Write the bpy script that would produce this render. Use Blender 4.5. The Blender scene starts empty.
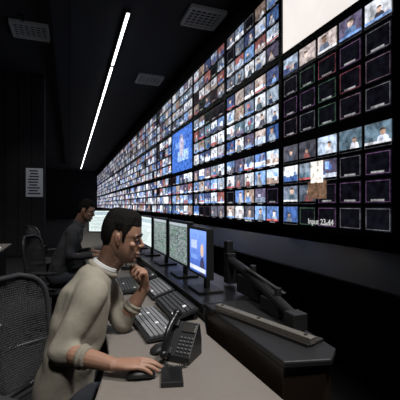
import bpy, bmesh, math, random
from mathutils import Vector, Matrix, Euler
random.seed(7)
S=bpy.context.scene
S.view_settings.view_transform='Standard'
V=Vector

# ---------------------------------------------------------------- materials
def mat(name,col,rough=0.6,metal=0.0,emit=None,es=0.0,noise=0.0,nscale=20.0,bump=0.0,bscale=60.0,spec=None):
    m=bpy.data.materials.new(name); m.use_nodes=True
    nt=m.node_tree; b=nt.nodes['Principled BSDF']
    c=(col[0],col[1],col[2],1)
    b.inputs['Base Color'].default_value=c
    b.inputs['Roughness'].default_value=rough
    b.inputs['Metallic'].default_value=metal
    if spec is not None: b.inputs['Specular IOR Level'].default_value=spec
    tc=nt.nodes.new('ShaderNodeTexCoord')
    if noise>0:
        n=nt.nodes.new('ShaderNodeTexNoise'); n.inputs['Scale'].default_value=nscale; n.inputs['Detail'].default_value=4
        nt.links.new(tc.outputs['Object'],n.inputs['Vector'])
        mx=nt.nodes.new('ShaderNodeMixRGB'); 
        mx.inputs[1].default_value=tuple(x*(1-noise) for x in col)+(1,)
        mx.inputs[2].default_value=tuple(min(1,x*(1+noise)) for x in col)+(1,)
        nt.links.new(n.outputs['Fac'],mx.inputs[0]); nt.links.new(mx.outputs[0],b.inputs['Base Color'])
    if bump>0:
        n=nt.nodes.new('ShaderNodeTexNoise'); n.inputs['Scale'].default_value=bscale; n.inputs['Detail'].default_value=3
        nt.links.new(tc.outputs['Object'],n.inputs['Vector'])
        bp=nt.nodes.new('ShaderNodeBump'); bp.inputs['Strength'].default_value=bump; bp.inputs['Distance'].default_value=0.02
        nt.links.new(n.outputs['Fac'],bp.inputs['Height']); nt.links.new(bp.outputs[0],b.inputs['Normal'])
    if emit:
        b.inputs['Emission Color'].default_value=(*emit,1); b.inputs['Emission Strength'].default_value=es
    return m

def screen_mat(name,strength=1.0,var=0.5,scale=14.0):
    m=bpy.data.materials.new(name); m.use_nodes=True
    nt=m.node_tree; b=nt.nodes['Principled BSDF']
    b.inputs['Base Color'].default_value=(0.01,0.01,0.012,1); b.inputs['Roughness'].default_value=0.3
    b.inputs['Specular IOR Level'].default_value=0.2
    a=nt.nodes.new('ShaderNodeAttribute'); a.attribute_name='Col'
    tc=nt.nodes.new('ShaderNodeTexCoord')
    n=nt.nodes.new('ShaderNodeTexNoise'); n.inputs['Scale'].default_value=scale; n.inputs['Detail'].default_value=5
    nt.links.new(tc.outputs['Object'],n.inputs['Vector'])
    r=nt.nodes.new('ShaderNodeMapRange'); r.inputs[1].default_value=0.35; r.inputs[2].default_value=0.65
    r.inputs[3].default_value=1-var; r.inputs[4].default_value=1+var
    nt.links.new(n.outputs['Fac'],r.inputs[0])
    mx=nt.nodes.new('ShaderNodeVectorMath'); mx.operation='SCALE'
    nt.links.new(a.outputs['Color'],mx.inputs[0]); nt.links.new(r.outputs[0],mx.inputs['Scale'])
    nt.links.new(mx.outputs[0],b.inputs['Emission Color']); b.inputs['Emission Strength'].default_value=strength
    return m

M={}
M['black']=mat('black_plastic',(0.012,0.012,0.013),0.45)
M['blackmatte']=mat('black_paint',(0.012,0.012,0.013),0.9,noise=0.3,nscale=3)
M['ceil']=mat('ceiling_black',(0.020,0.020,0.021),0.9,noise=0.4,nscale=1.5)
M['floor']=mat('floor_carpet',(0.018,0.017,0.017),0.9,noise=0.4,nscale=60,bump=0.3,bscale=300)
M['gloss']=mat('black_gloss',(0.008,0.008,0.009),0.3)
M['cab']=mat('cabinet_black_reflection_tint',(0.024,0.016,0.011),0.35)  # brown in the base colour imitates a warm reflection on the front
M['desk']=mat('desk_laminate',(0.17,0.15,0.132),0.45,noise=0.08,nscale=40)
M['steel']=mat('brushed_steel',(0.36,0.33,0.29),0.4,0.8,noise=0.2,nscale=50)
M['dsteel']=mat('dark_steel',(0.08,0.075,0.068),0.4,0.8)
M['key']=mat('key_caps',(0.05,0.05,0.055),0.5)
M['keyl']=mat('key_caps_grey',(0.20,0.20,0.21),0.5)
M['bezel']=mat('bezel',(0.01,0.01,0.01),0.4)
M['mesh']=mat('chair_mesh',(0.028,0.028,0.03),0.7)
M['chairp']=mat('chair_plastic',(0.025,0.025,0.027),0.4)
M['cushion']=mat('chair_fabric',(0.018,0.018,0.02),0.9,bump=0.3,bscale=200)
M['strip']=mat('light_strip_glow',(0.9,0.9,0.9),0.5,emit=(1,1,0.98),es=5.0)
M['vent']=mat('vent_added_glow',(0.22,0.22,0.22),0.6,emit=(0.8,0.85,0.9),es=0.012)  # weak emission added so the vent grilles look dimly lit
M['paper']=mat('paper',(0.75,0.77,0.8),0.8)
M['ink']=mat('ink',(0.03,0.03,0.05),0.8)
M['sweater']=mat('sweater_knit',(0.245,0.222,0.18),0.95,noise=0.10,nscale=30,bump=0.25,bscale=14,spec=.1)
M['collar']=mat('sweater_rib',(0.20,0.18,0.145),0.95,bump=0.2,bscale=150,spec=.1)
M['shirt']=mat('white_shirt',(0.40,0.40,0.39),0.9)
M['jacket']=mat('dark_jacket',(0.030,0.030,0.035),0.9,bump=0.4,bscale=20)
M['trouser']=mat('dark_trousers',(0.02,0.022,0.03),0.9,bump=0.2,bscale=40)
M['shoe']=mat('shoe_leather',(0.012,0.01,0.009),0.4)
M['hair']=mat('black_hair',(0.006,0.005,0.0045),0.75,bump=0.5,bscale=220,spec=.12)
M['skin']=mat('skin',(0.27,0.145,0.095),0.55,noise=0.1,nscale=40)
M['lip']=mat('lip_skin',(0.20,0.08,0.06),0.5)
M['eyew']=mat('eye_white',(0.3,0.28,0.26),0.3)
M['iris']=mat('eye_iris',(0.01,0.006,0.004),0.3)
M['screen']=screen_mat('video_wall_pixels',1.5,0.55,16)
M['screen2']=screen_mat('monitor_pixels',1.2,0.12,25)
M['white']=screen_mat('white_screen_pixels',1.0,0.05,2)
def face_mat():
    m=mat('face_skin',(0.27,0.145,0.095),0.5); nt=m.node_tree; b=nt.nodes['Principled BSDF']
    tc=nt.nodes.new('ShaderNodeTexCoord'); sp=nt.nodes.new('ShaderNodeSeparateXYZ')
    nt.links.new(tc.outputs['Object'],sp.inputs[0])
    r=nt.nodes.new('ShaderNodeMapRange'); r.inputs[1].default_value=-0.035; r.inputs[2].default_value=-0.07
    nt.links.new(sp.outputs['Z'],r.inputs[0])
    n=nt.nodes.new('ShaderNodeTexNoise'); n.inputs['Scale'].default_value=120
    nt.links.new(tc.outputs['Object'],n.inputs['Vector'])
    mu=nt.nodes.new('ShaderNodeMath'); mu.operation='MULTIPLY'
    nt.links.new(r.outputs[0],mu.inputs[0]); nt.links.new(n.outputs['Fac'],mu.inputs[1])
    mx=nt.nodes.new('ShaderNodeMixRGB'); mx.inputs[1].default_value=(0.27,0.145,0.095,1); mx.inputs[2].default_value=(0.03,0.02,0.016,1)
    nt.links.new(mu.outputs[0],mx.inputs[0]); nt.links.new(mx.outputs[0],b.inputs['Base Color'])
    return m
M['face']=face_mat()

# ---------------------------------------------------------------- helpers
def link(o): S.collection.objects.link(o); return o
def empty(name,loc=(0,0,0),rz=0.0):
    e=bpy.data.objects.new(name,None); e.location=loc; e.rotation_euler=(0,0,rz); e.empty_display_size=0.1
    return link(e)
def child(o,p,world=False):
    o.parent=p
    if world:
        o.matrix_parent_inverse=(Matrix.Translation(p.location)@p.rotation_euler.to_matrix().to_4x4()).inverted()
    return o

class B:
    """mesh collector with per-face material index"""
    def __init__(s): s.v=[]; s.f=[]; s.m=[]
    def add(s,vs,fs,mi=0):
        k=len(s.v); s.v+= [tuple(x) for x in vs]; s.f+=[tuple(i+k for i in f) for f in fs]; s.m+=[mi]*len(fs)
    def box(s,c,sz,mi=0,rot=None):
        x,y,z=[a/2 for a in sz]; c=V(c)
        vs=[V((a,b,d)) for a in(-x,x) for b in(-y,y) for d in(-z,z)]
        if rot is not None: vs=[rot@q for q in vs]
        s.add([c+q for q in vs],[(0,1,3,2),(4,6,7,5),(0,4,5,1),(2,3,7,6),(0,2,6,4),(1,5,7,3)],mi)
    def prism(s,pts,z0,z1,mi=0):
        n=len(pts); vs=[(p[0],p[1],z0) for p in pts]+[(p[0],p[1],z1) for p in pts]
        fs=[tuple(range(n))[::-1],tuple(range(n,2*n))]+[(i,(i+1)%n,n+(i+1)%n,n+i) for i in range(n)]
        s.add(vs,fs,mi)
    def prism_y(s,pts,y0,y1,mi=0): # pts in xz
        n=len(pts); vs=[(p[0],y0,p[1]) for p in pts]+[(p[0],y1,p[1]) for p in pts]
        fs=[tuple(range(n)),tuple(range(n,2*n))[::-1]]+[(i,n+i,n+(i+1)%n,(i+1)%n) for i in range(n)]
        s.add(vs,fs,mi)
    def loft(s,rings,n=20,mi=0):
        vs=[]
        for (c,u,v) in rings:
            c=V(c);u=V(u);v=V(v)
            for i in range(n):
                a=2*math.pi*i/n; vs.append(c+u*math.cos(a)+v*math.sin(a))
        fs=[]
        for j in range(len(rings)-1):
            for i in range(n):
                fs.append((j*n+i,j*n+(i+1)%n,(j+1)*n+(i+1)%n,(j+1)*n+i))
        fs.append(tuple(range(n))[::-1]); fs.append(tuple(range((len(rings)-1)*n,len(rings)*n)))
        s.add(vs,fs,mi)
    def cap(s,p0,p1,r0,r1,n=12,mi=0):
        p0=V(p0);p1=V(p1); d=(p1-p0); L=d.length
        d=d.normalized() if L>1e-6 else V((0,0,1))
        a=V((0,0,1)) if abs(d.z)<0.9 else V((1,0,0))
        u=d.cross(a).normalized(); v=d.cross(u)
        R=[]
        for k in range(1,5):
            t=math.pi/2*k/4; R.append((p0-d*r0*math.cos(t),u*r0*math.sin(t),v*r0*math.sin(t)))
        for k in range(0,4):
            t=math.pi/2*k/4; R.append((p1+d*r1*math.sin(t),u*r1*math.cos(t),v*r1*math.cos(t)))
        s.loft(R,n,mi)
    def chain(s,pts,rs,n=12,mi=0):
        for i in range(len(pts)-1): s.cap(pts[i],pts[i+1],rs[i],rs[i+1],n,mi)
    def ell(s,c,r,n=16,mi=0,rot=None):
        c=V(c);R=[];A=[V((r[0],0,0)),V((0,r[1],0)),V((0,0,r[2]))]
        if rot is not None: A=[rot@a for a in A]
        m=9
        for k in range(1,m):
            t=-math.pi/2+math.pi*k/m
            R.append((c+A[2]*math.sin(t),A[0]*math.cos(t),A[1]*math.cos(t)))
        s.loft(R,n,mi)
    def cyl(s,p0,p1,r0,r1=None,n=20,mi=0):
        r1=r0 if r1 is None else r1
        p0=V(p0);p1=V(p1); d=(p1-p0).normalized(); a=V((0,0,1)) if abs(d.z)<0.9 else V((1,0,0))
        u=d.cross(a).normalized(); v=d.cross(u)
        s.loft([(p0,u*r0,v*r0),(p1,u*r1,v*r1)],n,mi)
    def obj(s,name,mats,smooth=False,bevel=0,parent=None,world=False,voxel=0,sm=0):
        me=bpy.data.meshes.new(name); me.from_pydata(s.v,[],s.f); me.update()
        bm=bmesh.new(); bm.from_mesh(me); bmesh.ops.recalc_face_normals(bm,faces=bm.faces); bm.to_mesh(me); bm.free()
        for m in (mats if isinstance(mats,(list,tuple)) else [mats]): me.materials.append(M[m])
        for p,mi in zip(me.polygons,s.m): p.material_index=mi; p.use_smooth=smooth
        o=link(bpy.data.objects.new(name,me))
        if voxel:
            r=o.modifiers.new('remesh','REMESH'); r.mode='VOXEL'; r.voxel_size=voxel; r.use_smooth_shade=True
            if sm:
                q=o.modifiers.new('smooth','SMOOTH'); q.factor=0.5; q.iterations=sm
        if bevel:
            b=o.modifiers.new('bevel','BEVEL'); b.width=bevel; b.segments=2; b.limit_method='ANGLE'
        if parent: child(o,parent,world)
        return o

class Pix:
    """flat coloured quads / polys for screens"""
    def __init__(s): s.v=[];s.f=[];s.c=[]
    def poly(s,pts,col):
        k=len(s.v); s.v+=[tuple(p) for p in pts]; s.f.append(tuple(range(k,k+len(pts)))); s.c.append(col)
    def obj(s,name,m,parent=None,world=False):
        me=bpy.data.meshes.new(name); me.from_pydata(s.v,[],s.f); me.update()
        ca=me.color_attributes.new('Col','FLOAT_COLOR','CORNER')
        for p,c in zip(me.polygons,s.c):
            for li in p.loop_indices: ca.data[li].color=(c[0],c[1],c[2],1)
        me.materials.append(M[m]); o=link(bpy.data.objects.new(name,me))
        if parent: child(o,parent,world)
        return o

# ---------------------------------------------------------------- room shell
X0,X1,Y0,Y1,H=-3.4,2.72,-2.5,37.0,4.75
def slab(name,c,sz,m):
    b=B(); b.box(c,sz); return b.obj(name,m)
slab('floor',((X0+X1)/2,(Y0+Y1)/2,-0.05),(X1-X0+0.4,Y1-Y0+0.4,0.1),'floor')
slab('ceiling',((X0+X1)/2,(Y0+Y1)/2,H+0.05),(X1-X0+0.4,Y1-Y0+0.4,0.1),'ceil')
slab('wall_left',(X0-0.05,(Y0+Y1)/2,H/2),(0.1,Y1-Y0,H),'blackmatte')
slab('wall_right',(X1+0.05,(Y0+Y1)/2,H/2),(0.1,Y1-Y0,H),'blackmatte')
slab('wall_far',((X0+X1)/2,Y1+0.05,H/2),(X1-X0+0.2,0.1,H),'blackmatte')
slab('wall_back',((X0+X1)/2,Y0-0.05,H/2),(X1-X0+0.2,0.1,H),'blackmatte')

# partition wall with panels + notice
b=B(); b.box((-2.01,10.15,H/2),(2.78,0.30,H),0)
for i in range(9): b.box((-0.78-i*0.31,9.985,H/2),(0.29,0.03,H-0.1),0)
b.obj('wall_partition','blackmatte',bevel=0.01)
e=empty('wall_notice',(-0.86,9.95,1.93))
b=B(); b.box((0,0.005,0),(0.40,0.012,0.74),0)
for i in range(9): b.box((-0.01+random.uniform(-0.02,0.02),-0.003,0.30-i*0.073),(0.30*random.uniform(0.6,1),0.003,0.034),1)
b.obj('notice_sheet',['paper','ink'],parent=e)

# ceiling light strip
e=empty('ceiling_light_strip',(0.95,18,H))
b=B(); g=B(); y=6.1; 
while y<33:
    b.box((0.95,y+1.25,H-0.03),(0.08,2.46,0.06)); g.box((0.95,y+1.25,H-0.067),(0.05,2.40,0.014)); y+=2.55
b.obj('strip_housing','black',parent=e,world=True); g.obj('strip_diffuser','strip',parent=e,world=True)

# ceiling vents
for (x,y) in [(-0.72,7.5),(2.25,5.9),(2.0,9.3)]:
    e=empty('ceiling_vent',(x,y,H)); b=B()
    for a,c,sz in [(0,(0,-0.3,-0.03),(0.66,0.05,0.06)),(0,(0,0.3,-0.03),(0.66,0.05,0.06)),(0,(-0.31,0,-0.03),(0.05,0.56,0.06)),(0,(0.31,0,-0.03),(0.05,0.56,0.06))]: b.box(c,sz,0)
    for i in range(6): b.box((0,-0.23+i*0.092,-0.035),(0.58,0.030,0.012),0)
    for i in range(5): b.box((-.2+i*.1,0,-0.045),(0.02,0.56,0.012),0)
    b.obj('vent_grille','vent',parent=e)
for x,ln,yc in ((-0.15,30,16),):
    e=empty('cable_tray',(x,yc,H-0.25)); b=B()
    b.box((0,0,0),(0.3,ln,0.02)); b.box((-0.15,0,0.03),(0.015,ln,0.08)); b.box((0.15,0,0.03),(0.015,ln,0.08))
    for i in range(10): b.box((0,-13.5+i*3,0.13),(0.02,0.02,0.24))
    b.obj('tray','blackmatte',parent=e)

# ---------------------------------------------------------------- video wall
XW=2.6; PW=1.75; ROWS=[(1.05,2.155),(2.155,3.275),(3.275,4.33)]; YS=2.19
vw=empty('video_wall',(XW,18,2.7))
fr=B(); px=Pix(); wp=Pix()
PAL=[(0.12,0.22,0.50),(0.25,0.42,0.78),(0.48,0.58,0.74),(0.80,0.83,0.90),(0.06,0.08,0.18),(0.35,0.26,0.22),(0.5,0.42,0.40),(0.14,0.12,0.20),(0.10,0.10,0.13),(0.9,0.92,1.0),(0.06,0.13,0.36),(0.38,0.14,0.14),(0.33,0.40,0.50),(0.13,0.2,0.26),(0.18,0.22,0.30),(0.62,0.68,0.8),(0.75,0.8,0.9)]
SK=[(0.60,0.42,0.34),(0.75,0.58,0.50),(0.40,0.26,0.20)]
def R(px,y0,y1,z0,z1,x,c): px.poly([(x,y1,z0),(x,y0,z0),(x,y0,z1),(x,y1,z1)],c)
def sc(c,k): return tuple(a*k for a in c)
def thumb(y0,y1,z0,z1,bright=1.0):
    bg=sc(random.choice(PAL),bright*random.uniform(0.5,1.1)); x=XW
    R(px,y0,y1,z0,z1,x,bg)
    w=y1-y0;h=z1-z0
    t=random.random()
    if t<0.6:
        cy=y0+w*random.uniform(0.3,0.7); sh=sc(random.choice(PAL),bright*random.uniform(0.4,1)); sk=sc(random.choice(SK),bright)
        s=random.uniform(.7,1.2)
        px.poly([(x-.001,cy+w*.28*s,z0),(x-.001,cy-w*.28*s,z0),(x-.001,cy-w*.2*s,z0+h*.35*s),(x-.001,cy-w*.06,z0+h*.45*s),(x-.001,cy+w*.06,z0+h*.45*s),(x-.001,cy+w*.2*s,z0+h*.35*s)],sh)
        px.poly([(x-.002,cy+w*.12*s*math.cos(a*math.pi/4),z0+h*s*(.58+.2*math.sin(a*math.pi/4))) for a in range(8)],sk)
        px.poly([(x-.003,cy+w*.13*s*math.cos(a*math.pi/4),z0+h*s*(.66+.13*math.sin(a*math.pi/4))) for a in range(5)],sc((.08,.06,.05),bright))
    else:
        R(px,y0,y1,z0,z0+h*random.uniform(.2,.5),x-.001,sc(random.choice(PAL),bright))
        for q in range(3):
            a=random.uniform(0,.6); c=random.uniform(.1,.5); R(px,y0+w*a,y0+w*(a+random.uniform(.1,.35)),z0+h*c,z0+h*(c+random.uniform(.15,.45)),x-.002-.0004*q,sc(random.choice(PAL),bright*1.1))
    if random.random()<0.3: R(px,y0,y1,z0,z0+h*.12,x-.004,sc(random.choice([(.5,.12,.12),(.2,.35,.7),(.8,.8,.85)]),bright))
def outline(y0,y1,z0,z1,c,t=0.006):
    x=XW-.004
    R(px,y0,y1,z0,z0+t,x,c);R(px,y0,y1,z1-t,z1,x,c);R(px,y0,y0+t,z0,z1,x,c);R(px,y1-t,y1,z0,z1,x,c)
OUT=[(.30,.08,.10),(.20,.10,.22),(.10,.20,.12),(.22,.22,.24),(.22,.14,.18),(.2,.2,.22)]
def darkcell(y0,y1,z0,z1):
    R(px,y0,y1,z0,z1,XW,(0.003,0.003,0.005))
    outline(y0+.014,y1-.014,z0+.014,z1-.014,sc(random.choice(OUT),0.55),.005)
    if random.random()<0.8:
        w=y1-y0; R(px,y0+w*.25,y1-w*.25,z0+.022,z0+.04,XW-.005,(0.2,0.2,0.2))
for k in range(-2,20):
    ya=YS+PW*k; yb=ya+PW
    for r,(z0,z1) in enumerate(ROWS):
        g=0.018
        ym=(ya+yb)/2; zm=(z0+z1)/2
        fr.box((XW+.03,ym,zm),(0.05,PW-.006,z1-z0-.006),0)
        for c,sz in [((XW-.004,ya+g,zm),(0.02,2*g-.004,z1-z0-.004)),((XW-.004,yb-g,zm),(0.02,2*g-.004,z1-z0-.004)),((XW-.004,ym,z0+g),(0.02,PW-.05,2*g-.004)),((XW-.004,ym,z1-g),(0.02,PW-.05,2*g-.004))]:
            fr.box(c,sz,0)
        a,bb,c,d=ya+.042,yb-.042,z0+.042,z1-.042
        if k in(0,-1) and r==2:
            R(wp,a,bb,c,d,XW,(.95,.88,.84)); continue
        if k==3 and r==1:
            R(px,a,bb,c,d,XW,(0.05,0.14,0.5)); R(px,a+.3,bb-.5,c+.25,c+.5,XW-.002,(.3,.45,.85)); R(px,a+.5,bb-.3,c+.6,c+.75,XW-.002,(.15,.3,.7)); 
            px.poly([(XW-.003,(a+bb)/2+.18*math.cos(q*math.pi/5),c+.62+.3*math.sin(q*math.pi/5)) for q in range(10)],(.4,.38,.5)); continue
        nc,nr=5,4
        br={0:1.0,1:0.85,2:0.6}[r]
        cw=(bb-a)/nc; ch=(d-c)/nr
        for i in range(nc):
            for j in range(nr):
                p0,p1=a+i*cw+.020,a+(i+1)*cw-.020
                q0,q1=c+j*ch+.016,c+(j+1)*ch-.016
                if k<=0:
                    if r==1: img = j==3
                    else: img = j==3 or i>=3 or (i==2 and j==2)
                    if r==0 and j==0 and i<4: img=False
                    if r==0 and j==3 and i<1: img=random.random()<.6
                    if img: thumb(p0,p1,q0+.03,q1,0.75); outline(p0,p1,q0,q1,(.06,.06,.07),.004)
                    else: darkcell(p0,p1,q0,q1)
                else:
                    if random.random()<.10: darkcell(p0,p1,q0,q1)
                    else:
                        thumb(p0,p1,q0+.025,q1,br)
                        R(px,p0+cw*.25,p1-cw*.25,q0+.003,q0+.015,XW-.003,(.18,.18,.2))
R(px,YS+PW*.50,YS+PW*.68,1.42,1.62,XW-.006,(.12,.07,.045))  # brownish blur of a reflected light, painted onto the panel
R(px,YS+PW*.53,YS+PW*.65,1.60,1.84,XW-.008,(.75,.7,.64))  # bright core of the same painted reflection
fr.obj('panel_frames','bezel',parent=vw,world=True)
px.obj('panel_pictures','screen',parent=vw,world=True)
wp.obj('panel_white_screen','white',parent=vw,world=True)
M['label']=mat('label_glow',(0.8,0.8,0.8),0.5,emit=(0.9,0.9,0.9),es=0.7)
def label(t,y,z,size):
    cu=bpy.data.curves.new('label_text','FONT'); cu.body=t; cu.size=size; cu.align_x='CENTER'; cu.extrude=0.001
    cu.materials.append(M['label'])
    o=link(bpy.data.objects.new('label_text',cu)); o.location=(XW-.018,y,z); o.rotation_euler=(math.pi/2,0,-math.pi/2)
    child(o,vw,True)
label('Input 23-44',YS+PW*.55,1.135,0.09); label('Input 1-22',YS+PW*1.5,1.10,0.05)

# plinth under video wall
e=empty('equipment_plinth',(2.4,10,0)); b=B()
b.prism_y([(2.15,0),(2.70,0),(2.70,0.95),(2.5,0.95),(2.15,0.72)],Y0+.02,30,0)
b.box((2.14,13.5,0.70),(0.02,31,0.03),1)
for i in range(14): b.box((2.145,-1.5+i*2.2,0.34),(0.02,0.02,0.62),1)
b.obj('plinth_body',['gloss','dsteel'],parent=e,world=True)

# ---------------------------------------------------------------- long control desk
DZ=0.74
e=empty('control_desk',(0.4,4,0))
b=B()
edge=[(0.60,0.62),(0.14,0.62),(0.06,0.72),(0.04,0.95),(0.065,1.12),(0.11,1.30),(0.15,1.50),(0.16,1.8),(0.16,13.0),(0.66,13.0),(0.66,1.70),(0.61,1.55),(0.63,0.95),(0.66,0.72),(0.64,0.64)]
b.prism(edge,DZ-0.035,DZ,0)
b.obj('desk_top',['desk'],bevel=0.008,parent=e,world=True)
b=B()
b.box((0.60,7.3,0.35),(0.03,11.3,0.70),0)
for y in (0.8,3.1,5.4,7.7,10,12.9): b.box((0.42,y,0.352),(0.36,0.04,0.704),0)
b.box((0.86,7.35,0.40),(0.38,11.2,0.80),0)
b.box((0.86,7.35,0.81),(0.40,11.2,0.02),1)
b.obj('desk_carcass',['black','gloss'],bevel=0.004,parent=e,world=True)

# equipment cabinet at near end of desk
e=empty('equipment_cabinet',(0.8,1.3,0)); b=B()
b.prism([(0.68,1.02),(0.83,0.98),(0.90,1.04),(0.97,1.73),(0.68,1.73)],0,0.80,0)
b.prism([(0.67,1.00),(0.835,0.96),(0.915,1.03),(0.98,1.73),(0.67,1.73)],0.80,0.825,1)
b.obj('cabinet_body',['cab','black'],bevel=0.006,parent=e,world=True)
b=B(); 
A_=V((0.69,1.60,0)); Z_=V((0.845,1.07,0)); dirv=Z_-A_;L=dirv.length; ang=math.atan2(dirv.y,dirv.x); Rz=Matrix.Rotation(ang,3,'Z'); md=(A_+Z_)/2
b.box((md.x,md.y,0.846),(L,0.036,0.026),0,Rz); b.box((md.x+.02,md.y+.01,0.832),(L,0.10,0.012),1,Rz)
for t in(.06,.5,.94):
    q=A_.lerp(Z_,t); b.cyl((q.x,q.y,.858),(q.x,q.y,.863),.008,mi=1)
b.obj('steel_rail',['steel','dsteel'],bevel=0.003,parent=e,world=True)

# sliding mount arm (bulky black beam with brackets)
e=empty('monitor_mount_arm',(0.95,1.6,0.83)); b=B()
b.chain([(1.0,2.12,0.985),(0.97,1.80,0.955),(0.92,1.45,0.905),(0.89,1.24,0.875)],[0.028,0.028,0.026,0.022],12,0)
b.box((1.0,2.12,0.93),(0.06,0.07,0.20),0); b.box((1.0,2.14,1.05),(0.045,0.05,0.12),0)
b.box((0.965,1.76,0.885),(0.06,0.26,0.105),0); b.box((0.92,1.46,0.863),(0.055,0.16,0.07),0)
b.box((0.89,1.24,0.865),(0.07,0.07,0.07),0)
b.cyl((0.92,1.42,0.91),(0.92,1.42,0.96),0.016,mi=0)
b.cyl((0.97,1.75,0.96),(0.97,1.75,1.01),0.018,mi=0)
b.box((0.945,1.60,0.963),(0.022,0.40,0.008),1,Matrix.Rotation(0.15,3,'X'))
b.obj('arm_body',['black','dsteel'],bevel=0.004,parent=e,world=True)

# ---------------------------------------------------------------- monitors
def monitor(y0,y1,kind,x=0.76,zb=0.93,zt=1.205,rz=0.0,base=0.82):
    w=y1-y0; h=zt-zb; yc=(y0+y1)/2
    e=empty('desktop_monitor',(x,yc,base),rz); b=B(); o=zb-base
    b.box((0.02,0,o+h/2),(0.035,w+.03,h+.035),0); b.box((0.045,0,o+h/2),(0.03,w*.6,h*.6),0)
    fw=.014
    for c,sz in [((0,w/2+fw/2,o+h/2),(.012,fw,h+2*fw)),((0,-w/2-fw/2,o+h/2),(.012,fw,h+2*fw)),((0,0,o-fw/2),(.012,w,fw)),((0,0,o+h+fw/2),(.012,w,fw))]: b.box(c,sz,0)
    b.box((0.06,0,o*.5+.05),(0.025,0.05,o+.1),0); b.box((0.05,0,0.007),(0.16,0.22,0.012),0)
    b.obj('monitor_housing','bezel',bevel=0.003,parent=e)
    p=Pix(); X=0.001
    def r(a0,a1,c0,c1,c,dx=0):
        p.poly([(X-dx,w/2-a0*w,o+c0*h),(X-dx,w/2-a1*w,o+c0*h),(X-dx,w/2-a1*w,o+c1*h),(X-dx,w/2-a0*w,o+c1*h)],c)
    if kind=='blue':
        for i in range(10): r(0,1,i/10,(i+1)/10,(.05+.02*i,.12+.03*i,.5+.05*i))
        p.poly([(X-.002,q[0]*w,o+q[1]*h) for q in [(-.1,0),(-.42,0),(-.36,.3),(-.25,.42),(-.15,.3)]],(.05,.05,.12))
        p.poly([(X-.003,-.25*w+.09*w*math.cos(a*.785),o+.55*h+.16*h*math.sin(a*.785)) for a in range(8)],(.7,.5,.4))
        r(.1,.45,.55,.75,(.5,.6,.9),.002); r(.05,.95,.05,.15,(.7,.75,.9),.0035); r(.1,.5,.3,.4,(.2,.35,.8),.002)
    elif kind=='text':
        r(0,1,0,1,(.16,.20,.20)); r(0,1,.93,1,(.40,.45,.5),.001)
        for i in range(20):
            a=.04
            while a<.93:
                l=random.uniform(.02,.1)
                if random.random()<.7: r(a,min(.96,a+l),.06+i*.042,.06+i*.042+.02,random.choice([(.35,.42,.38),(.05,.07,.07),(.2,.4,.25),(.4,.4,.44)]),.001)
                a+=l+.02
        r(.5,.51,.05,.93,(.03,.03,.03),.002)
    else:
        r(0,1,0,1,(.70,.80,.78)); r(.05,.95,.8,.95,(.4,.5,.55),.001)
        for i in range(9): r(.08,random.uniform(.5,.9),.1+i*.07,.1+i*.07+.02,(.3,.38,.38),.001)
    p.obj('monitor_screen','screen2',parent=e)
monitor(1.89,2.20,'blue',0.745,.93,1.195)
monitor(2.29,2.76,'text',0.76,.93,1.215); monitor(2.85,3.32,'text',0.76,.93,1.22)
monitor(3.42,3.95,'white',0.76,.93,1.22); monitor(4.08,4.55,'text'); monitor(4.7,5.15,'white'); monitor(5.3,5.8,'white'); monitor(6.0,6.5,'text'); monitor(6.8,7.3,'white'); monitor(7.6,8.1,'text'); monitor(8.6,9.1,'white')
monitor(4.75,5.15,'white',0.42,.99,1.27,1.05,base=DZ+.001)

# ---------------------------------------------------------------- desk equipment
def keyboard(name,c,w,d,rz,rows,cols,tilt=0.05,capm='keyl',body='black'):
    e=empty(name,(c[0],c[1],DZ+.001),rz); b=B()
    Rt=Matrix.Rotation(-tilt,3,'Y')
    zc=0.014+math.sin(tilt)*d/2
    b.box((0,0,zc),(d,w,0.016),0,Rt)
    b.box((d*.4,0,zc*.5+.002),(0.02,w*.9,zc),0)
    for i in range(rows):
        for j in range(cols):
            lx=-d/2+.014+(i+.5)*(d-.028)/rows; ly=-w/2+.012+(j+.5)*(w-.024)/cols
            q=Rt@V((lx,ly,0.012)); mi=1 if random.random()<.96 else 2
            b.box((q.x,q.y,q.z+zc),((d-.028)/rows*.8,(w-.024)/cols*.8,0.009),mi,Rt)
    b.obj(name+'_body',[body,capm,'paper'],bevel=0.0015,parent=e)
keyboard('computer_keyboard',(0.385,1.74),0.45,0.16,0.05,6,18,0.06,'keyl')
keyboard('computer_keyboard',(0.38,2.62),0.45,0.15,-0.05,6,18,0.06,'key')
keyboard('control_panel',(0.565,1.93),0.40,0.15,0.0,5,12,0.30,'key')
keyboard('control_panel',(0.565,2.38),0.40,0.15,0.0,5,12,0.30,'keyl')
keyboard('control_panel',(0.565,2.84),0.40,0.15,0.0,5,12,0.30,'key')
keyboard('control_panel',(0.565,3.9),0.40,0.15,0.0,5,12,0.30,'key')
keyboard('computer_keyboard',(0.40,4.22),0.45,0.15,0,6,18,0.06,'key')

def mouse(c,rz):
    e=empty('computer_mouse',(c[0],c[1],DZ),rz); b=B()
    R_=[]
    for x,w,h in [(-.052,.012,.008),(-.045,.024,.020),(-.02,.031,.034),(.01,.030,.033),(.035,.027,.022),(.05,.018,.010)]:
        R_.append(((x,0,h/2+.001),(0,w,0),(0,0,h/2)))
    b.loft(R_,16,0); b.box((.025,0,.031),(.02,.006,.006),1,Matrix.Rotation(.4,3,'Y'))
    b.obj('mouse_shell',['black','keyl'],smooth=True,parent=e)
mouse((0.235,1.232),-0.2); mouse((0.36,1.42),0.3)

e=empty('mobile_phone',(0.335,1.185,DZ+.001),-0.25); b=B(); b.box((0,0,.008),(.075,.12,.016),0); b.box((0,0,.0165),(.064,.10,.001),1)
b.obj('phone_body',['black','gloss'],bevel=.005,parent=e)

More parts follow.
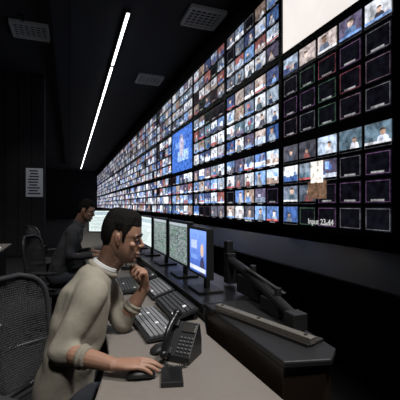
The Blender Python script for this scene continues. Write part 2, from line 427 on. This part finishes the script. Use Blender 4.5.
# desk telephone
e=empty('desk_telephone',(0.425,1.345,DZ+.001),0.8)
k_=.84
b=B(); b.prism_y([(-.075,0),(.07,0),(.07,.07),(.05,.150),(.035,.155),(-.075,.030)],-.07,.07,0)
tl=math.atan2(.125,.11); Rt=Matrix.Rotation(-tl,3,'Y')
def onf(u,v,h=.0): return V((-.075,0,.030))+Rt@V((u,v,h))
for i in range(5):
    for j in range(4): b.box(onf(.02+i*.017,-.060+.019*j,.003),(.011,.013,.008),1,Rt)
b.box(onf(.135,-.030,.003),(.040,.070,.006),2,Rt)
b.box(onf(.15,.045,.008),(.03,.04,.022),0,Rt); b.box(onf(.02,.045,.006),(.03,.04,.014),0,Rt)
o1=b.obj('telephone_base',['black','key','dsteel'],bevel=.004,parent=e)
b=B(); pts=[];rs=[]
for t in range(9):
    a=t/8; pts.append(onf(-.01+.20*a,.045,.030+.030*math.sin(math.pi*a))); rs.append(.014 if 0<t<8 else .016)
b.chain(pts,rs,12,0); b.cap(onf(-.01,.045,.03),onf(-.01,.045,.018),.021,.019,14,0); b.cap(onf(.19,.045,.03),onf(.19,.045,.018),.021,.019,14,0)
o2=b.obj('telephone_handset','gloss',smooth=True,parent=e)
b=B(); pts=[onf(-.01,.045,.02)]
for t in range(60):
    a=t/59; pts.append(V((-.09-.05*math.sin(a*3.1)+.006*math.cos(t*1.9),.05-.12*a,.012+.006*math.sin(t*1.9))))
b.chain(pts,[.0028]*len(pts),6,0); o3=b.obj('telephone_cord','black',smooth=True,parent=e)
for o in(o1,o2,o3): o.scale=(k_,k_,k_)
e=empty('gooseneck_microphone',(0.50,3.35,DZ+.001)); b=B(); b.cyl((0,0,0),(0,0,.03),.05,.045); b.chain([(0,0,.03),(-.02,0,.15),(-.06,0,.25),(-.12,0,.30)],[.005]*4,8); b.cap((-.12,0,.30),(-.16,0,.31),.014,.012)
b.obj('microphone_body','black',parent=e)

# ---------------------------------------------------------------- office chair
def chair(loc,rz):
    e=empty('office_chair',(loc[0],loc[1],0),rz)
    b=B(); n=28
    rings=[(.405,.80),(.415,.95),(.44,1.0),(.455,.97),(.465,.85)]
    vs=[];
    for z,k in rings:
        for i in range(n):
            a=2*math.pi*i/n; cx=math.copysign(abs(math.cos(a))**.5,math.cos(a)); sy=math.copysign(abs(math.sin(a))**.5,math.sin(a))
            vs.append((.24*k*cx,.245*k*sy,z))
    fs=[(j*n+i,j*n+(i+1)%n,(j+1)*n+(i+1)%n,(j+1)*n+i) for j in range(len(rings)-1) for i in range(n)]+[tuple(range(n))[::-1],tuple(range((len(rings)-1)*n,len(rings)*n))]
    b.add(vs,fs,0); b.obj('seat','cushion',smooth=True,parent=e)
    def bp(u,v):
        x=-.25+.06*u*u-.07*(v-.45)-.02*math.sin(v*3.1); wid=.235*(1-.18*max(0,v-.6)**1.2-.10*(1-v))
        return V((x,u*wid,.50+v*.52))
    N=20;Mv=24; b=B(); vs=[]
    def lim(v): 
        t=abs(2*v-1); return (1-t**4.5)**(1/3) if t<1 else 0
    for j in range(Mv+1):
        for i in range(N+1):
            v=.01+.98*j/Mv; vs.append(bp((2*i/N-1)*max(.25,lim(v)),v))
    fs=[(j*(N+1)+i,j*(N+1)+i+1,(j+1)*(N+1)+i+1,(j+1)*(N+1)+i) for j in range(Mv) for i in range(N)]
    b.add(vs,fs,0); o=b.obj('back_mesh','mesh',parent=e)
    w=o.modifiers.new('sub','SUBSURF'); w.levels=1; w.render_levels=1
    w=o.modifiers.new('wire','WIREFRAME'); w.thickness=.0055; w.use_even_offset=False
    b=B(); ring=[]
    for j in range(Mv+1): v=.01+.98*j/Mv; ring.append(bp(max(.25,lim(v)),v))
    for j in range(Mv,-1,-1): v=.01+.98*j/Mv; ring.append(bp(-max(.25,lim(v)),v))
    ring.append(ring[0]); b.chain(ring,[.013]*len(ring),8,0)
    b.chain([(-.16,0,.40),(-.27,0,.44),(-.305,0,.60),(-.285,0,.80)],[.024,.024,.02,.014],10,0)
    b.chain([bp(-.95,.35)-V((.012,0,0)),bp(0,.35)-V((.03,0,0)),bp(.95,.35)-V((.012,0,0))],[.012]*3,8,0)
    b.box((-.03,0,.385),(.26,.16,.04),0)
    b.cyl((0,0,.10),(0,0,.38),.026)
    for k in range(5):
        a=k*2*math.pi/5+.3; c,s_=math.cos(a),math.sin(a)
        b.chain([(0,0,.11),(.29*c,.29*s_,.075)],[.028,.016],8,0)
        b.cyl((.29*c-.02*s_,.29*s_+.02*c,.03),(.29*c+.02*s_,.29*s_-.02*c,.03),.03)
    for s_ in(-1,1):
        b.chain([(-.06,s_*.20,.39),(-.06,s_*.275,.41),(-.05,s_*.28,.63)],[.016,.018,.016],8,0)
    b.obj('frame','chairp',smooth=True,parent=e)
    for k_,s_ in enumerate((-1,1)):
        b=B(); b.box((.0,s_*.28,.655),(.25,.075,.03),0); b.obj('armrest_%d'%(k_+1),'cushion',bevel=.012,parent=e)
    return e
chair((-.08,1.62),math.radians(-40))
chair((-.16,4.12),math.radians(-20))
chair((-.35,6.2),math.radians(30))

# ---------------------------------------------------------------- people
HS=[(.1255,.015,-.03,.010),(.123,.035,-.05,.03),(.115,.058,-.068,.047),(.10,.077,-.085,.061),(.07,.093,-.099,.073),(.04,.099,-.104,.077),(.02,.101,-.104,.078),(.004,.092,-.103,.077),
(-.02,.090,-.098,.074),(-.04,.092,-.088,.070),(-.06,.095,-.07,.065),(-.075,.092,-.052,.061),(-.09,.092,-.032,.054),(-.105,.086,-.005,.042),(-.116,.068,.012,.026)]
def hs(z):
    for i in range(len(HS)-1):
        a,c=HS[i],HS[i+1]
        if c[0]<=z<=a[0]:
            t=(z-c[0])/(a[0]-c[0]); return [c[k]+(a[k]-c[k])*t for k in(1,2,3)]
    return list(HS[0][1:]) if z>0 else list(HS[-1][1:])
def head(e,loc,pitch,yaw,facem='face',k=.92):
    mw=Matrix.Translation(loc)@Euler((0,pitch,yaw)).to_matrix().to_4x4()@Matrix.Diagonal((.92*k,.94*k,1.04*k,1))
    def fin(o):
        o.matrix_world=mw; child(o,e,True); return o
    def surf(nz,n,off=0):
        vs=[]
        for j in range(nz+1):
            z=-.116+(.1255+.116)*(1-math.cos(math.pi*j/nz))/2
            f,bk,w=hs(z); f+=off;bk-=off;w+=off
            zz=z+off*(1 if z>.08 else 0)*((z-.08)/.045)
            cx=(f+bk)/2; rx=(f-bk)/2
            for i in range(n):
                a=2*math.pi*i/n; ca,sa=math.cos(a),math.sin(a)
                vs.append(V((cx+rx*math.copysign(abs(ca)**.92,ca),w*math.copysign(abs(sa)**.92,sa),zz)))
        fs=[(j*n+i,j*n+(i+1)%n,(j+1)*n+(i+1)%n,(j+1)*n+i) for j in range(nz) for i in range(n)]
        return vs,fs+[tuple(range(n))[::-1],tuple(range(nz*n,(nz+1)*n))]
    b=B(); vs,fs=surf(26,32); b.add(vs,fs)
    b.cap((.092,0,.010),(.120,0,-.026),.009,.010); b.ell((.108,0,-.031),(.016,.017,.009)); b.cap((.10,0,-.03),(.10,0,-.05),.008,.007)
    b.ell((.102,0,-.065),(.009,.023,.0065)); b.ell((.100,0,-.079),(.009,.021,.0065)); b.ell((.088,0,-.102),(.014,.018,.013))
    for s_ in(-1,1):
        b.cap((.088,s_*.015,.020),(.080,s_*.045,.018),.011,.010)
        b.ell((.070,s_*.048,-.025),(.018,.016,.014))
        b.ell((-.006,s_*.080,-.004),(.015,.007,.026),rot=Matrix.Rotation(-.15,3,'Y')); b.ell((-.001,s_*.079,-.026),(.008,.006,.009))
    b.cap((-.030,0,-.03),(-.060,0,-.17),.058,.060,20); b.cap((.005,0,-.09),(-.045,0,-.17),.045,.05,16)
    fin(b.obj('head',facem,voxel=.0032,sm=2))
    b=B()
    v0,fs=surf(70,96,.0015); v1,_=surf(70,96,.012)
    def lim(p):
        if p.x>.060: l=.062
        elif p.x>.042: l=.062-(.060-p.x)*1.9
        elif p.x>.030: l=.028-(.042-p.x)*1.2
        elif p.x>.012: l=-.022
        elif p.x>-.03: l=.030
        elif p.x>-.045: l=.03-(-.03-p.x)*4.5
        else: l=-.0375-(-.045-p.x)*.7
        return max(l,-.07)+.0025*math.sin(p.y*400+p.x*230)
    vs=[]
    for p,q in zip(v0,v1):
        t=max(0,min(1,(p.z-lim(p))/.055)); t=t*t*(3-2*t); vs.append(p.lerp(q,t))
    fs=[f for f in fs if all(v0[i].z>lim(v0[i]) for i in f)]
    b.add(vs,fs)
    o=b.obj('hair','hair',smooth=True); q=o.modifiers.new('s','SOLIDIFY'); q.thickness=.006; q.offset=-1; 
    tx=bpy.data.textures.new('hair_tex','CLOUDS'); tx.noise_scale=.010
    q=o.modifiers.new('d','DISPLACE'); q.texture=tx; q.strength=.005; q.mid_level=.45
    fin(o)
    b=B()
    for s_ in(-1,1):
        b.ell((.0855,s_*.031,.001),(.010,.014,.0058),mi=0); b.ell((.0925,s_*.031,-.001),(.004,.006,.0055),mi=1)
        b.chain([(.102,s_*.014,.018),(.101,s_*.032,.025),(.085,s_*.052,.019)],[.0045,.005,.003],8,mi=1)
        b.chain([(.095,s_*.018,.0045),(.0965,s_*.031,.0075),(.085,s_*.045,.004)],[.003,.0035,.002],8,mi=2)
        b.chain([(-.004,s_*.087,.010),(.003,s_*.086,-.006),(-.002,s_*.085,-.018)],[.003,.0035,.003],8,mi=3)
    b.ell((.1055,0,-.066),(.0065,.020,.004),mi=3); b.ell((.1035,0,-.0785),(.0065,.018,.0048),mi=3)
    fin(b.obj('face_features',['eyew','iris',facem,'lip'],smooth=True))

def hand(b,wrist,f,nrm,side,curls,thumbdir=(.62,.72,.25),k=1.0,thcurl=.35):
    f=V(f).normalized(); nrm=(V(nrm)-f*V(nrm).dot(f)).normalized(); t=V(side); t=(t-f*t.dot(f)-nrm*t.dot(nrm)).normalized()
    w=V(wrist)
    R_=[(w-f*.01,t*.026,nrm*.020),(w+f*.015*k,t*.030,nrm*.019),(w+f*.045*k,t*.040,nrm*.017),(w+f*.075*k,t*.043,nrm*.015),(w+f*.092*k,t*.040,nrm*.012)]
    b.loft(R_,18,0)
    offs=[.032,.011,-.011,-.031]; lens=[.074,.083,.077,.060]; rr=[.0092,.0095,.009,.008]
    for o,l,r,cu in zip(offs,lens,rr,curls):
        p=w+f*(.088-abs(o-.011)*.15)*k+t*o; d=f; P=[p-f*.02,p]; ang=0
        spread=t*(o*1.2)
        for frac,ca in zip((.46,.30,.24),cu):
            ang+=ca; d=(f*math.cos(ang)+nrm*math.sin(ang)+spread).normalized(); p=p+d*l*frac*k; P.append(p)
        b.chain(P,[r*1.05,r*1.1,r,r*.92,r*.78],10)
    td=(f*thumbdir[0]+t*thumbdir[1]+nrm*thumbdir[2]).normalized(); p=w+f*.02*k+t*.020; P=[p]
    p=p+td*.042*k; P.append(p); td2=(td+f*thcurl).normalized(); p=p+td2*.033*k; P.append(p); td3=(td2+f*thcurl-t*.1).normalized(); p=p+td3*.026*k; P.append(p)
    b.chain(P,[.016,.0125,.0105,.0085],10)

def lerp(a,b_,t): return V(a)+(V(b_)-V(a))*t
def man(J,top,off=(0,0,0)):
    off=V(off); P={k:V(v)+off for k,v in J.items() if k in('hip','waist','mid','chest','shoulders','neck','Rs','Ls','Re','Le','Rw','Lw','headc')}
    e=empty('seated_man',tuple(P['hip']))
    b=B()
    spine=[P['hip']+V((0,0,-.05)),P['hip'],P['waist'],P['mid'],P['chest'],P['shoulders'],P['neck']]
    dim=[(.165,.105),(.175,.115),(.165,.108),(.175,.112),(.180,.108),(.125,.080),(.062,.055)]
    R_=[]
    sd=(P['Ls']-P['Rs']).normalized()
    for i,(c,(w,d)) in enumerate(zip(spine,dim)):
        a=spine[max(0,i-1)]; z=spine[min(len(spine)-1,i+1)]; t=(z-a).normalized(); n=sd.cross(t).normalized()
        u=(sd-t*sd.dot(t)).normalized(); R_.append((c,u*w,n*d))
    b.loft(R_,26,0)
    for s_ in('R','L'):
        sh,el,wr=P[s_+'s'],P[s_+'e'],P[s_+'w']; q=J['sleeve']
        b.cap(lerp(P['chest'],sh,.45)+V((0,0,.01)),sh,.085,.066,16)
        b.chain([sh,lerp(sh,el,.5),el],[.066,.056,.048],16)
        b.cap(el,lerp(el,wr,q),.047,.041,16)
        for tt in(.72,.86): 
            c=lerp(sh,el,tt); b.ell(c,(.052,.052,.012))
    o=b.obj('sweater',top,voxel=.008,sm=5)
    child(o,e,True)
    tx=bpy.data.textures.new('cloth_folds','CLOUDS'); tx.noise_scale=.10; tx.noise_depth=0
    q=o.modifiers.new('folds','DISPLACE'); q.texture=tx; q.strength=.024; q.mid_level=.5; q.texture_coords='LOCAL'
    b=B(); ax=(P['headc']-P['neck']).normalized()
    c0=P['neck']-ax*.006; u=sd; n=sd.cross(ax).normalized()
    def torus(c,u,v,R1,R2,r,rm=8,b=b):
        pts=[c+u*R1*math.cos(2*math.pi*i/24)+v*R2*math.sin(2*math.pi*i/24) for i in range(25)]
        b.chain(pts,[r]*25,rm)
    torus(c0,u,n,.070,.064,.013)
    for s_ in('R','L'):
        el,wr=P[s_+'e'],P[s_+'w']; c=lerp(el,wr,J['sleeve']+.10); d=(wr-el).normalized(); a=d.cross(V((0,0,1))).normalized(); torus(c,a,d.cross(a),.034,.034,.009)
        torus(c-d*.02,a,d.cross(a),.037,.037,.010)
    child(b.obj('collar_and_cuffs',J['rib'],voxel=.004,sm=2),e,True)
    b2=B(); torus(c0+ax*.014,u,n,.060,.055,.008,8,b2); torus(c0+ax*.024,u,n,.058,.053,.006,8,b2); child(b2.obj('shirt_collar',J['shirt'],voxel=.0035,sm=1),e,True)
    for s_,sg in(('R','right'),('L','left')):
        el,wr=P[s_+'e'],P[s_+'w']; b=B()
        b.chain([lerp(el,wr,.3),lerp(el,wr,.6),wr],[.036,.034,.024],14)
        hd=J[s_+'h']; hand(b,wr,*hd)
        child(b.obj(sg+'_hand','skin',voxel=.0028,sm=2),e,True)
    b=B()
    for s_,y in((-1,-.10),(1,.10)):
        h=P['hip']+V((.0,y,-.01)); kn=P['hip']+V((.44,y*1.3,.0)); an=V((kn.x-.03,kn.y,.11))
        b.chain([h,lerp(h,kn,.5),kn],[.088,.078,.062],16); b.chain([kn,lerp(kn,an,.4),an],[.062,.056,.042],16)
    b.cap(P['hip']+V((0,-.08,0)),P['hip']+V((0,.08,0)),.10,.10,16)
    child(b.obj('trousers','trouser',voxel=.012,sm=3),e,True)
    b=B()
    for s_,y in((-1,-.13),(1,.13)):
        x=P['hip'].x+.41; yy=P['hip'].y+y
        b.cap((x-.03,yy,.07),(x,yy,.08),.042,.045); b.cap((x-.02,yy,.042),(x+.17,yy,.034),.040,.030); 
    child(b.obj('shoes','shoe',voxel=.008,sm=2),e,True)
    head(e,P['headc'],J['pitch'],J['yaw'])
    return e

J1=dict(hip=(-.03,1.575,.555),waist=(.0,1.575,.68),mid=(.03,1.585,.82),chest=(.07,1.62,.94),shoulders=(.11,1.64,1.02),neck=(.145,1.648,1.066),
 Rs=(.085,1.475,.995),Ls=(.14,1.80,1.0),Re=(-.035,1.42,.80),Rw=(.145,1.272,.783),Le=(.235,1.70,.79),Lw=(.335,1.655,.955),
 headc=(.226,1.645,1.203),pitch=.17,yaw=-.34,sleeve=.42,rib='collar',shirt='shirt',
 Rh=((.95,-.30,.03),(0,0,-1),(0,1,0),[(.15,.25,.2),(.12,.22,.2),(.15,.25,.2),(.2,.3,.2)],(.75,.6,.2)),
 Lh=((-.12,-.18,.98),(-1,-.2,0),(0,1,0),[(.9,1.2,.7),(1.0,1.3,.7),(1.1,1.3,.8),(1.2,1.3,.8)],(.8,.25,.5)))
man(J1,'sweater')
J2=dict(J1); J2.update(hip=(-.12,1.575,.56),waist=(-.08,1.575,.70),mid=(-.03,1.585,.86),chest=(.03,1.60,1.0),shoulders=(.07,1.61,1.09),neck=(.10,1.615,1.14),
 Rs=(.02,1.44,1.06),Ls=(.06,1.78,1.06),Re=(.0,1.38,.80),Rw=(.24,1.42,.80),Le=(.03,1.84,.80),Lw=(.25,1.80,.80),
 headc=(.175,1.62,1.285),pitch=.30,yaw=-.4,rib='jacket',shirt='jacket',sleeve=.8,
 Rh=((1,.15,-.05),(0,0,-1),(0,1,0),[(.2,.35,.3)]*4,(.75,.6,.2)),Lh=((1,-.15,-.05),(0,0,-1),(0,-1,0),[(.2,.35,.3)]*4,(.75,.6,.2)))
man(J2,'jacket',(0,2.57,0.0))

# ---------------------------------------------------------------- left console
e=empty('side_console',(-1.3,5,0)); b=B()
b.box((-1.35,4.4,0.36),(0.85,3.4,0.72),0); b.box((-1.33,4.4,0.735),(0.95,3.5,0.03),1)
b.box((-1.45,4.3,0.80),(0.5,3.0,0.10),0); 
b.obj('console_body',['black','desk'],bevel=.006,parent=e,world=True)
e=empty('paper_stack',(-1.02,5.5,0.751),0.2); b=B()
for i in range(5): b.box((random.uniform(-.01,.01),random.uniform(-.01,.01),.003+.004*i),(.21,.30,.004),0,Matrix.Rotation(random.uniform(-.1,.1),3,'Z'))
b.obj('paper_sheets','paper',parent=e)

# ---------------------------------------------------------------- lights
def spot(x,y,tx,ty,tz,power,size=60,col=(1,.985,.96),rad=.25):  # unseen spot and its bracket, added to brighten whatever it aims at
    e=empty('added_spotlight',(x,y,H)); b=B()
    b.cyl((0,0,0),(0,0,-.03),.06); b.cyl((0,0,-.03),(0,0,-.10),.02); b.obj('added_spot_bracket','black',parent=e)
    l=bpy.data.lights.new('added_spot_lamp','SPOT'); l.energy=power; l.color=col; l.spot_size=math.radians(size); l.spot_blend=.8; l.shadow_soft_size=rad
    o=link(bpy.data.objects.new('added_spot_lamp',l)); d=V((tx,ty,tz))-V((x,y,H-.15)); o.rotation_euler=d.to_track_quat('-Z','Y').to_euler(); o.location=(x,y,H-.15)
    child(o,e,True)
spot(-.2,-.6,.12,1.5,1.0,430,36)
spot(1.5,.4,.35,1.4,.9,600,40)
spot(-.3,2.2,.2,4.2,.9,650,45)
spot(-1.2,4.0,-1.1,6.5,.9,450,60)
spot(-.8,7.0,-.9,10,1.9,60,30)
w=bpy.data.worlds.new('world'); S.world=w; w.use_nodes=True
w.node_tree.nodes['Background'].inputs[0].default_value=(.5,.55,.65,1); w.node_tree.nodes['Background'].inputs[1].default_value=.03

# ---------------------------------------------------------------- camera
cd=bpy.data.cameras.new('camera'); cd.sensor_width=36; cd.lens=350/400*36; cd.shift_y=5/400
cd.clip_start=.02
co=link(bpy.data.objects.new('camera',cd)); co.location=(0,0,1.35); co.rotation_euler=(math.pi/2,0,-math.atan(130/350))
S.camera=co
